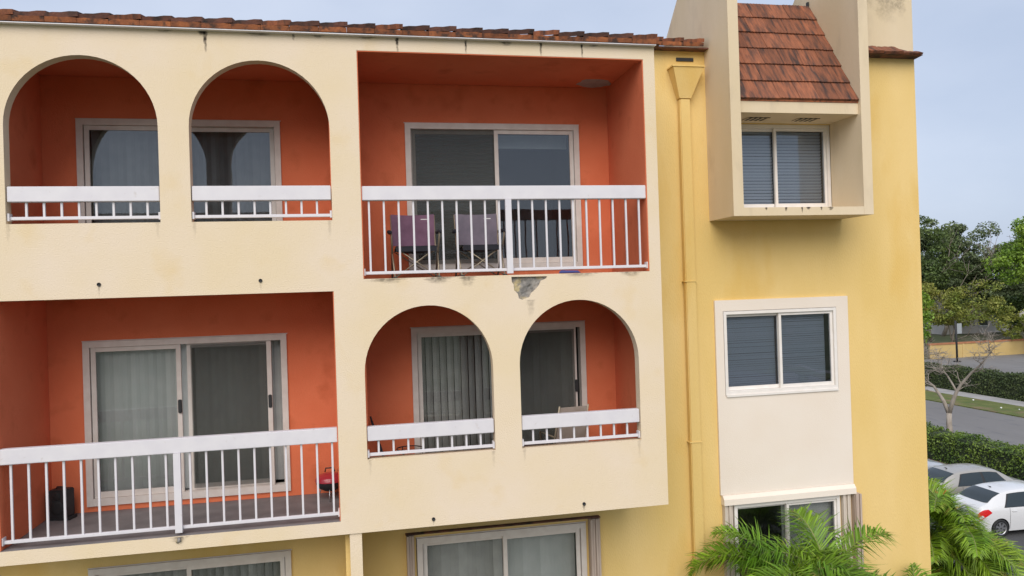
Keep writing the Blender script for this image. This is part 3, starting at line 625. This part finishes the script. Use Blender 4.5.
# ================================================================== CARS
def make_car(name, loc, rz, paint, label, kind='sedan', rear_x=0, hub=True):
    L_, Wd = 4.46, 1.70
    root = empty(name, loc, label, 'car', 'cars parked by the hedge', rz)
    # profiles along the car (x from the rear bumper)
    X  = [0, .05, .20, .45, .70, 1.0, 1.35, 1.7, 2.1, 2.5, 2.85, 3.2, 3.5, 3.8, 4.1, 4.3, 4.42, 4.46]
    ZT = [.64, .95, 1.07, 1.14, 1.32, 1.45, 1.51, 1.53, 1.535, 1.52, 1.46, 1.26, 1.05, 1.00, .93, .84, .72, .55]   # top centre
    ZB = [.58, .86, .96, .975, .985, .985, .98, .975, .965, .955, .945, .935, .925, .90, .85, .78, .66, .52]   # belt
    WB = [.60, .74, .80, .83, .845, .85, .85, .85, .85, .85, .85, .85, .845, .83, .78, .70, .58, .50]   # half width
    WR = [.50, .62, .68, .67, .62, .595, .58, .575, .575, .575, .58, .625, .68, .66, .60, .52, .44, .40]   # half width at the roof edge
    ZL = [.36, .26, .22, .20, .20, .20, .20, .20, .20, .20, .20, .20, .20, .20, .20, .24, .28, .34]
    def ip(T, x): return float(np.interp(x, X, T))
    def smooth(T, x): return (ip(T, x-.05)+2*ip(T, x)+ip(T, x+.05))/4
    def sec(x, t):
        wb, wr, zb, zt, zl = smooth(WB, x), smooth(WR, x), smooth(ZB, x), smooth(ZT, x), smooth(ZL, x)
        zr = zb+(zt-zb)*.90
        if t <= 1:
            z = zl+(zb-zl)*t; ww = wb*(.93+.07*math.sin(math.pi*min(1, t*1.15)/1.9)) if t < .8 else wb*(1-.02*(t-.8)/.2); return ww, z
        if t <= 2:
            s_ = t-1; return wb*.98+(wr-wb*.98)*s_**1.15, zb+(zr-zb)*s_
        s_ = t-2; return wr*math.cos(s_*math.pi/2)**.75 if s_ < 1 else 0., zr+(zt-zr)*math.sin(s_*math.pi/2)
    ts = [0, .15, .35, .55, .75, .9, 1, 1.25, 1.5, 1.75, 1.92, 2, 2.12, 2.25, 2.5, 2.75, 3]
    xs_ = sorted(set(np.round(np.concatenate([np.linspace(0, .3, 7), np.linspace(.3, 4.2, 53), np.linspace(4.2, 4.46, 7)]), 3)))
    b = MB(); nt_ = len(ts); vs = []
    for x in xs_:
        ring = [sec(x, t) for t in ts]
        vs += [(x-rear_x, -a, z) for a, z in ring]+[(x-rear_x, a, z) for a, z in ring[-2::-1]]
    q = 2*nt_-1; fs = [(i*q+k, i*q+k+1, (i+1)*q+k+1, (i+1)*q+k) for i in range(len(xs_)-1) for k in range(q-1)]
    fs += [(i*q, (i+1)*q, (i+1)*q+q-1, i*q+q-1) for i in range(len(xs_)-1)]
    fs += [tuple(range(q)), tuple(range(len(xs_)*q-1, (len(xs_)-1)*q-1, -1))]
    b.add(vs, fs, True); me = b.mesh('body', [paint, 'dark'])
    body = obj('body', me, root)
    WX = (.82, 3.42)
    for wx in WX:
        for s_ in (-1, 1):
            cb = MB().tube([(wx-rear_x, s_*.52, .315), (wx-rear_x, s_*1.2, .315)], .345, 28); cm = cb.mesh('cut', ['dark', 'dark'])
            co = bpy.data.objects.new('cut', cm); col.objects.link(co)
            for p in cm.polygons: p.material_index = 1
            md = body.modifiers.new('b', 'BOOLEAN'); md.object = co; md.operation = 'DIFFERENCE'; md.solver = 'EXACT'
            body.parent = None
            dg = bpy.context.evaluated_depsgraph_get(); dg.update(); nm = bpy.data.meshes.new_from_object(body.evaluated_get(dg))
            body.modifiers.clear(); body.data = nm; bpy.data.objects.remove(co); body.parent = root
    body.data.name = 'body'; body.data.set_sharp_from_angle(angle=R(38))
    def patch(nm, corners, m, side, nu=8, nv=6, off=.007, par=body):
        """glass following the body: corners in (x, t), given as bottom-rear, bottom-front, top-front, top-rear"""
        (x0, t0), (x1, t1), (x2, t2), (x3, t3) = corners; vs = []
        for j in range(nv+1):
            v = j/nv
            for i in range(nu+1):
                u = i/nu; x = (1-v)*((1-u)*x0+u*x1)+v*((1-u)*x3+u*x2); t = (1-v)*((1-u)*t0+u*t1)+v*((1-u)*t3+u*t2)
                a, z = sec(x, min(t, 3)) if t <= 3 else sec(x, 6-t)
                sg = side if t <= 3 else -side
                e = .01; a1, z1 = sec(x, min(t, 3)-e); a2, z2 = sec(x, min(min(t, 3)+e, 3))
                ny, nz_ = (z2-z1), -(a2-a1); l_ = math.hypot(ny, nz_) or 1
                vs.append((x-rear_x, sg*(a+off*ny/l_), z+off*nz_/l_))
        fs = [(j*(nu+1)+i, j*(nu+1)+i+1, (j+1)*(nu+1)+i+1, (j+1)*(nu+1)+i) for j in range(nv) for i in range(nu)]
        bb = MB(); bb.add(vs, fs, True); return bb.build(nm, m, par)
    for s_ in (-1, 1):
        patch('window_surround', [(.97, 1.03), (3.26, 1.03), (2.82, 1.90), (1.25, 1.90)], 'dark', s_, nu=24, off=.004)
        patch('side_window', [(1.02, 1.06), (2.08, 1.06), (2.08, 1.90), (1.30, 1.86)], 'car_glass', s_)
        patch('side_window', [(2.20, 1.06), (3.18, 1.06), (2.78, 1.86), (2.18, 1.90)], 'car_glass', s_)
        # trim and handles
        for hx in (1.35, 2.42):
            a, z = sec(hx, .86); MB().box(hx-rear_x-.09, hx-rear_x+.09, s_*(a+.012)-.014, s_*(a+.012)+.014, z-.016, z+.016).build('door_handle', paint, body, bevel=.005)
        for dx in (1.18, 2.15, 3.22):
            vv = []
            for t in (.08, .3, .5, .7, .9, 1.0):
                a, z = sec(dx, t); vv += [(dx-rear_x-.006, s_*(a+.003), z), (dx-rear_x+.006, s_*(a+.003), z)]
            MB().add(vv, [(2*i, 2*i+1, 2*i+3, 2*i+2) for i in range(5)]).build('door_seam', 'dark', body)
    # rear glass and windscreen span both sides: built as strips over the roof parameter
    def cross_glass(nm, xa0, xa1, xb0, xb1, tlo):
        vs = []; nu = 14; nv = 8
        for j in range(nv+1):
            v = j/nv
            for i in range(nu+1):
                u = i/nu*2-1; k = abs(u); x = (1-v)*(xa0+(xa1-xa0)*k*k)+v*(xb0+(xb1-xb0)*k*k); t = 3-(3-tlo)*k
                a, z = sec(x, t); vs.append((x-rear_x, (1 if u > 0 else -1)*a*(.985), z+.012))
        MB().add(vs, [(j*(nu+1)+i, j*(nu+1)+i+1, (j+1)*(nu+1)+i+1, (j+1)*(nu+1)+i) for j in range(nv) for i in range(nu)], True).build(nm, 'car_glass', body)
    cross_glass('rear_window', .42, .50, .98, 1.03, 2.06)
    cross_glass('windscreen', 3.42, 3.30, 2.90, 2.86, 2.06)
    for s_ in (-1, 1):
        patch('tail_lamp', [(.03, .52), (.50, .86), (.36, 1.05), (.05, 1.04)], 'tail_red', s_, off=.012)
        patch('tail_lamp_lens', [(.03, .60), (.22, .70), (.16, .80), (.035, .76)], 'tail_clear', s_, off=.016)
        patch('headlamp', [(3.95, .75), (4.38, .66), (4.36, 1.02), (3.98, 1.02)], 'tail_clear', s_, off=.01)
    MB().box(.0-rear_x-.004, .05-rear_x, -.55, .55, .345, .375).build('bumper_strip', 'dark', body)
    MB().box(-.012-rear_x, .02-rear_x, -.26, .26, .60, .74).build('number_plate', 'paper', body)
    a, z = sec(1.2, 3); MB().tube([(1.2-rear_x, 0, z-.01), (1.17-rear_x, 0, z+.02), (1.08-rear_x, 0, z+.06)], [.03, .02, .004], 6).build('antenna', 'dark', body)
    # wheels
    for wx in WX:
        for s_ in (-1, 1):
            wh = empty('wheel', (wx-rear_x, s_*.745, .31)); wh.parent = root
            f_ = s_
            MB().lathe([(.20, -.09*f_), (.29, -.095*f_), (.31, -.06*f_), (.31, .06*f_), (.295, .092*f_), (.215, .088*f_), (.205, .06*f_), (.20, -.09*f_)], n=32, axis='y').build('tyre', 'rubber', wh)
            MB().lathe([(.208, .080*f_), (.195, .062*f_), (.17, .045*f_), (.05, .058*f_), (.001, .07*f_)], n=32, axis='y').build('rim', 'dark', wh)
            for k in range(7):
                a = 2*math.pi*k/7; c_, sn = math.cos(a), math.sin(a); p = []
                for rr_, hw, hh in ((.03, .030, .084), (.19, .036, .080)):
                    for q_ in (-1, 1): p.append((c_*rr_-sn*hw*q_, hh*f_, sn*rr_+c_*hw*q_))
                p += [(x_, y_-.02*f_, z_) for x_, y_, z_ in p]
                MB().add(p, [(0,1,3,2),(4,6,7,5),(0,4,5,1),(2,3,7,6),(0,2,6,4),(1,5,7,3)]).build('spoke', 'chrome', wh)
            MB().lathe([(.212, .09*f_), (.200, .092*f_), (.185, .078*f_), (.185, .06*f_)], n=32, axis='y').build('rim_edge', 'chrome', wh)
    return root
make_car('parked_car', (21.15, 13.85, 0), R(-2), 'car_white', 'white sedan parked beyond the palm, red tail lamp towards the building', rear_x=.82)
make_car('parked_car', (21.75, 16.55, 0), R(-2), 'car_beige', 'grey beige sedan parked between the white sedan and the hedge', rear_x=.82)
make_car('parked_car', (21.0, 20.0, 0), R(-2), 'car_silver', 'silver blue sedan half hidden behind the grey beige sedan', rear_x=.82)

# ================================================================== PLANTS
def quads_mesh(name, verts, m, tri=False):
    n = len(verts)//4; me = bpy.data.meshes.new(name)
    me.vertices.add(len(verts)); me.vertices.foreach_set('co', np.asarray(verts, dtype=np.float32).ravel())
    me.loops.add(n*4); me.loops.foreach_set('vertex_index', np.arange(n*4, dtype=np.int32))
    me.polygons.add(n); me.polygons.foreach_set('loop_start', np.arange(0, n*4, 4, dtype=np.int32)); me.polygons.foreach_set('loop_total', np.full(n, 4, dtype=np.int32))
    me.update(calc_edges=True); me.validate(); me.materials.append(MAT[m]); return me
def leaves(centers, size, up=.4, aspect=.5, out=None):
    """one bent-free leaf quad (a lozenge) per centre, random facing"""
    n = len(centers); d = rng.normal(size=(n, 3)); 
    if out is not None: d = d*.8+out
    d[:, 2] += up; d /= np.linalg.norm(d, axis=1)[:, None]
    t = rng.normal(size=(n, 3)); t -= (t*d).sum(1)[:, None]*d; t /= np.linalg.norm(t, axis=1)[:, None]
    b = np.cross(d, t); s_ = size*rng.uniform(.6, 1.3, (n, 1))
    v = np.stack([centers-t*s_, centers+b*s_*aspect, centers+t*s_, centers-b*s_*aspect], 1)
    return v.reshape(-1, 3)
def branchy(b, p, d, length, rad, depth, tips, spread=.6, up=.1, kids=(2, 3), shrink=.72):
    pts = [p]; rd = [rad]; q = p.copy(); dd = d.copy(); n = 4
    for i in range(n):
        dd = (dd+Vector(rng.normal(size=3))*.13+Vector((0, 0, up*.3))).normalized(); q = q+dd*(length/n); pts.append(q.copy()); rd.append(rad*(1-.45*(i+1)/n))
    b.tube(pts, rd, 6 if depth > 1 else 4)
    tips.append((q.copy(), depth))
    if depth <= 0: return
    for k in range(int(rng.integers(kids[0], kids[1]+1))):
        a = Vector(rng.normal(size=3)); a = (a-dd*a.dot(dd)).normalized()
        nd = (dd+a*spread*rng.uniform(.7, 1.2)+Vector((0, 0, up))).normalized()
        st = pts[int(rng.integers(2, n+1))] if k else q
        branchy(b, st.copy(), nd, length*shrink*rng.uniform(.8, 1.15), rd[-1]*.8, depth-1, tips, spread, up, kids, shrink)
def tree(loc, h, rx, rz_, trunk_h, leafm, label, nclump=90, per=110, leaf=.22, clump=1.0, name='leafy_tree', flat_=1., group=None, seed=1):
    global rng
    rng = np.random.default_rng(seed)
    r = empty(name, loc, label, 'tree', group)
    b = MB(); tips = []
    branchy(b, Vector((0, 0, -.1)), Vector((0, 0, 1)), trunk_h, h*.018+.06, 3, tips, .75, .12, (3, 4), .72)
    b.build('trunk', 'bark', r)
    c = []; zc = trunk_h+rz_*.75
    while len(c) < nclump:
        p = rng.normal(size=3); p /= np.linalg.norm(p); rad = rng.uniform(.45, 1.0)**.6
        q = p*rad*np.array([rx, rx, rz_]); q[2] = q[2]*(1 if q[2] > 0 else .75)
        wob = 1+.22*math.sin(3*math.atan2(p[1], p[0])+seed)+.15*math.sin(5*p[2]+seed*2)
        c.append((q[0]*wob, q[1]*wob, zc+q[2]*wob*flat_))
    c = np.array(c); C = []; O = []
    for q in c:
        k = int(per*rng.uniform(.6, 1.4)); s_ = clump*rng.uniform(.6, 1.3)
        pp_ = rng.normal(size=(k, 3)); pp_ /= np.linalg.norm(pp_, axis=1)[:, None]; pp_ *= rng.uniform(.5, 1, (k, 1))
        C.append(q+pp_*s_*np.array([1, 1, .62])); O.append(pp_)
    C = np.concatenate(C); O = np.concatenate(O)
    obj('crown', quads_mesh('crown', leaves(C, leaf, .35, .55, O), leafm), r)
    return r
tree((86, 90, 0), 16, 6.4, 6.4, 6.2, 'leaf_dark', 'tall dark green tree rising behind the yellow boundary wall', 150, 230, .20, 1.35, seed=3, group='trees beyond the boundary wall')
tree((94, 86, 0), 15, 6.0, 5.2, 3.0, 'leaf_dark', 'broad dark tree standing between the dark crown and the bright green tree', 150, 230, .20, 1.35, seed=5, group='trees beyond the boundary wall')
tree((77, 82, 0), 14, 4.6, 6.0, 6.6, 'leaf_mid', 'open crowned mid green tree next to the building corner', 80, 150, .19, 1.2, seed=8, group='trees beyond the boundary wall')
tree((82.2, 67.5, 0), 17, 5.8, 5.6, 6.9, 'leaf_bright', 'bright green round topped tree, the tallest crown on the skyline', 150, 200, .18, 1.3, seed=11, group='trees beyond the boundary wall')
tree((49.0, 51.2, 0), 9, 1.7, 4.6, 2.0, 'leaf_bright', 'slim bright green tree peeking past the yellow building corner', 50, 90, .17, .7, seed=13)
tree((67.5, 67.5, 0), 8, 5.6, 2.7, 3.0, 'leaf_olive', 'low spreading olive yellow tree leaning over the boundary wall', 90, 140, .14, 1.0, seed=17)
tree((73.6, 61.8, 0), 7, 3.9, 1.8, 1.9, 'leaf_olive', 'low olive tree beneath the bright green crown by the boundary wall', 60, 80, .16, .8, seed=19)
tree((60, 72, 0), 6, 5.5, 3.0, 1.0, 'leaf_dark', 'low dark shrubby tree behind the left end of the boundary wall', 70, 100, .22, 1.1, seed=23)
tree((88, 76, 0), 6, 5.5, 3.0, 1.5, 'leaf_mid', 'low green shrubby tree under the tall dark crowns', 70, 100, .22, 1.1, seed=29)
rng = np.random.default_rng(41)
# bare tree by the road, behind the near hedge
r = empty('bare_tree', (30.2, 25.55, 0), 'leafless pale forked tree standing behind the clipped hedge by the road', 'tree')
b = MB(); tips = []
b.tube([(0, 0, -.1), (.03, 0, .6), (-.02, 0, 1.2), (0, 0, 1.75)], [.20, .16, .14, .13], 8)
def limb(pts, r0, r1):
    P = [Vector(p) for p in pts]; n_ = len(P)-1
    b.tube(P, [r0+(r1-r0)*i/n_ for i in range(n_+1)], 7)
    for i in range(2, n_+1):
        dd = (P[i]-P[i-1]).normalized()
        for k in range(1 if i < n_ else 3):
            a_ = Vector(rng.normal(size=3)); a_ = (a_-dd*a_.dot(dd)).normalized()
            branchy(b, P[i].copy(), (dd+a_*rng.uniform(.6, 1.0)).normalized(), rng.uniform(.4, .7), .032, 2, tips, .8, .03, (2, 3), .7)
limb([(0, 0, 1.7), (-.12, .20, 2.35), (-.22, .42, 2.75), (-.35, .60, 3.1), (-.50, .85, 3.35)], .11, .045)
limb([(0, 0, 1.7), (.10, -.18, 2.4), (.18, -.36, 2.9), (.30, -.55, 3.3), (.55, -1.0, 3.95), (.70, -1.45, 4.4), (.75, -2.0, 5.0)], .115, .03)
limb([(.18, -.36, 2.9), (.10, -.22, 3.25), (-.1, -.1, 3.7), (-.2, .1, 4.0)], .06, .03)
b.build('trunk', 'bark_pale', r)
b2 = MB()
for p, dpt in tips:
    if dpt < 2:
        for k in range(3):
            d = Vector(rng.normal(size=3)); d.z = abs(d.z)*.6; d.normalize(); b2.tube([p, p+d*.3, p+d*.55+Vector(rng.normal(size=3))*.08], [.012, .009, .004], 3)
tag(b2.build('twigs', 'bark_pale', r), kind='stuff')
def hedge(x0, x1, y0, y1, h, leafm, label, dens, leaf, name='clipped_hedge'):
    r = empty(name, (0, 0, 0), label, 'hedge')
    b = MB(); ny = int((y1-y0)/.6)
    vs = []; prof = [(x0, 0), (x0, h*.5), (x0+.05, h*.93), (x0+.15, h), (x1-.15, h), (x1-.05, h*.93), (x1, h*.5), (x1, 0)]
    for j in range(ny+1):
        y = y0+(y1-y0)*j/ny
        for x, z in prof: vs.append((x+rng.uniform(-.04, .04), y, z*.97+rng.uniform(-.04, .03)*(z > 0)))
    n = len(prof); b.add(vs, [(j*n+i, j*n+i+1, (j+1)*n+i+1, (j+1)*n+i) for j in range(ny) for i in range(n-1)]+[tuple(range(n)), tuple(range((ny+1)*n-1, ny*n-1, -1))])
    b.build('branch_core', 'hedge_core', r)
    ar = (2*h+(x1-x0))*(y1-y0); k = int(ar*dens); u = rng.uniform(0, 2*h+(x1-x0), k); y = rng.uniform(y0, y1, k)
    wv = .07*np.sin(y*2.1)+.05*np.sin(y*5.3+1)
    px_ = np.where(u < h, x0, np.where(u < h+(x1-x0), x0+u-h, x1)); pz_ = np.where(u < h, u, np.where(u < h+(x1-x0), h, u-h-(x1-x0)))
    C = np.stack([px_+rng.normal(0, .05, k)+np.where(u < h, -.03, 0), y, np.clip(pz_, .02, 9)+rng.normal(0, .05, k)+wv*(pz_ > h*.7)], 1)
    O = np.stack([np.where(u < h, -1., np.where(u < h+(x1-x0), 0, 1)), np.zeros(k), np.where((u >= h) & (u < h+(x1-x0)), 1., .2)], 1)
    tag(obj('foliage', quads_mesh('foliage', leaves(C, leaf, .2, .6, O), leafm), r), kind='stuff')
hedge(27.15, 28.45, 8, 48, 1.32, 'hedge_leaf', 'near clipped green hedge between the parked cars and the road', 330, .055)
hedge(45.3, 46.5, 24, 60, 1.72, 'hedge_dark', 'far dark hedge along the pavement across the road', 260, .07)
# --- palms
def palm(loc, fronds, label, trunk_h, leafm, seed, stems=3):
    global rng
    rng = np.random.default_rng(seed); r = empty('areca_palm', loc, label, 'palm')
    b = MB()
    bases = []
    for k in range(stems):
        a = 2*math.pi*k/stems+.4; bx, by = .16*math.cos(a), .16*math.sin(a)
        top = Vector((bx*2.2, by*2.2, trunk_h*(.9+.12*rng.uniform())))
        b.tube([(bx, by, 0), (bx*1.3, by*1.3, trunk_h*.5), top], [.06, .05, .045], 8); bases.append(top)
    b.build('trunk', 'palm_stem', r)
    for i, (az, el, ln_, droop) in enumerate(fronds):
        st = bases[i % stems]; az, el = R(az), R(el)
        n = 14; pts = [st.copy()]; p = st.copy(); e = el
        side = rng.uniform(-.3, .3)
        for k in range(n):
            e -= R(droop)/n*(.4+1.2*k/n); az2 = az+side*k/n
            p = p+Vector((math.cos(az2)*math.cos(e), math.sin(az2)*math.cos(e), math.sin(e)))*(ln_/n); pts.append(p.copy())
        fr = MB().tube(pts, [.014*(1-.8*k/n)+.002 for k in range(n+1)], 5).build('frond', 'palm_stem', r)
        V = []; nl = int(ln_*62)
        for k in range(nl):
            t = .16+.84*(k+.5)/nl; f = t*n; j = min(int(f), n-1); q = pts[j].lerp(pts[j+1], f-j); tg = (pts[j+1]-pts[j]).normalized()
            sd_ = tg.cross(Vector((0, 0, 1))); sd_ = sd_.normalized() if sd_.length > .01 else Vector((1, 0, 0)); un = sd_.cross(tg)
            L_ = .58*math.sin(math.pi*min(.98, .18+.82*t))**.55*(.9 if t < .9 else .75)*rng.uniform(.85, 1.15)
            for s_ in (-1, 1):
                d = (sd_*s_*.80+tg*rng.uniform(.55, .85)+un*rng.uniform(.0, .65)).normalized()
                m1 = q+d*L_*.5; d2 = (d+Vector((0, 0, -rng.uniform(.3, 1.2)))).normalized(); e1 = m1+d2*L_*.5
                wv = tg.cross(d).cross(d); wv = wv.normalized()*(.008+.004*rng.uniform())
                V += [q-wv*.5, q+wv*.5, m1+wv, m1-wv, m1-wv, m1+wv, e1+wv*.08, e1-wv*.08]
        me = quads_mesh('leaflets', [tuple(v) for v in V], leafm); obj('leaflets', me, fr)
    return r
fr = [(175, 58, 1.55, 115), (150, 70, 1.3, 85), (200, 62, 1.5, 105), (95, 76, 1.2, 70), (20, 56, 1.2, 115), (-15, 48, 1.25, 95), (0, 70, 1.2, 85), (-60, 55, 1.4, 105), (-110, 60, 1.4, 110),
      (230, 50, 1.4, 100), (-35, 40, 1.2, 85), (60, 65, 1.2, 90), (185, 35, 1.4, 80), (140, 45, 1.2, 90), (-140, 30, 1.4, 80), (-75, 25, 1.4, 70), (10, 30, 1.1, 75), (-60, 48, 1.4, 100), (-100, 42, 1.4, 95), (165, 55, 1.6, 125), (178, 66, 1.5, 130)]
palm((5.92, .30, 0), fr, 'feathery green palm in front of the shuttered window', 4.72, 'palm_leaf', 5)
def corner_fronds(n, lmin, lmax, low):
    """fronds all round; those reaching towards the car park hang lower"""
    out_ = []
    for i in range(n):
        az = i*137.5 % 360+random.uniform(-10, 10); a_ = (az+180) % 360-180
        if -105 < a_ < 72: out_.append((az, random.uniform(low-15, low+12), random.uniform(lmin, lmax)*.75, random.uniform(80, 115)))
        else: out_.append((az, random.uniform(30, 78), random.uniform(lmin, lmax), random.uniform(85, 120)))
    return out_
palm((10.5, 3.4, 0), corner_fronds(46, 1.4, 1.9, 12), 'large bright yellow green palm beside the building corner and white sedan', 4.05, 'palm_leaf_y', 9, 4)
palm((11.2, 2.9, 0), corner_fronds(40, 1.4, 1.8, 20), 'lower bushy palm growing against the larger corner palm', 2.85, 'palm_leaf_y', 12, 4)
palm((7.84, .95, 0), [(90, 88, 1.25, 8), (200, 60, .6, 60), (-20, 55, .6, 60), (280, 50, .6, 70), (140, 45, .6, 70)], 'short young palm whose tip shows against the yellow corner', 3.35, 'palm_leaf', 15, 1)

# ================================================================== FAR THINGS
bw = empty('boundary_wall', (0, 0, 0), 'long yellow boundary wall with a terracotta cap across the road', 'wall')
MB().box(60.7, 110, 62.85, 63.05, -.05, 1.5).build('wall_face', 'wall_yellow', bw)
MB().box(60.6, 110, 62.78, 63.12, 1.503, 1.68).build('cap', 'wall_cap', bw)
for k in range(12): MB().box(60.7+4.1*k, 60.95+4.1*k, 62.80, 62.849, -.04, 1.5).build('pilaster', 'wall_yellow', bw)
sg = empty('street_sign', (60.85, 59.2, 0), 'thin dark pole carrying a small grey sign before the yellow wall', 'sign')
MB().tube([(0, 0, 0), (-.02, 0, 2.2), (-.08, 0, 4.3)], .10, 8).build('pole', 'dark', sg)
MB().box(-.0, .55, -.13, -.10, 2.95, 4.0).build('sign_panel', 'sign_grey', sg)
MB().box(-.25, .25, -.25, .25, 0, .12).build('foot', 'dark', sg)
hs = empty('white_house', (97, 96, 0), 'pale low house glimpsed through the dark trees', 'house')
MB().box(-9, 8, -4, 4, 0, 6.0).build('wall', 'house_wall', hs)
MB().prism_x([(-4.6, 6.0), (4.6, 6.0), (0, 8.0)], -9.5, 8.5).build('roof', 'wall_cap', hs)
for x in (-6, -2, 2, 6): 
    wdw = MB().box(x-.8, x+.8, -4.04, -4.001, 1.2, 2.6).build('window', 'car_glass', hs); MB().box(x-.9, x+.9, -4.1, -4.041, 1.05, 1.19).build('sill', 'paper', wdw)
    MB().box(x-.8, x+.8, -4.04, -4.001, 4.0, 5.3).build('window', 'car_glass', hs)
aw = empty('market_awning', (88.3, 74, 0), 'small green awning on posts at the edge of the far trees', 'awning')
MB().add([(-2.2, -1.2, 3.3), (3, -1.2, 3.3), (3, 1.2, 4.1), (-2.2, 1.2, 4.1), (-2.2, -1.2, 3.0), (3, -1.2, 3.0)], [(0,1,2,3),(4,5,1,0)]).build('canopy', 'awning_green', aw)
for x in (-2.1, 2.9):
    for y in (-1.1, 1.1): MB().tube([(x, y, 0), (x, y, 3.4 if y < 0 else 4.05)], .05, 6).build('post', 'dark', aw)
for k, (x, y) in enumerate(((42.6, 37.4), (41.6, 34.0), (42.0, 33.0), (41.1, 29.6))):
    a = random.uniform(0, 3); b = MB(); c_, s_ = math.cos(a)*.07, math.sin(a)*.07
    b.add([(-c_, -s_, .0), (s_, -c_, .03), (c_, s_, .01), (-s_, c_, .05), (0, 0, .09), (0, 0, -.0)], [(0,1,4),(1,2,4),(2,3,4),(3,0,4),(1,0,5),(2,1,5),(3,2,5),(0,3,5)])
    o = b.build('paper_scrap', 'paper'); o.location = (x, y, .062); tag(o, 'crumpled white paper scrap lying on the grass strip beside the road', 'litter', 'paper scraps on the verge')
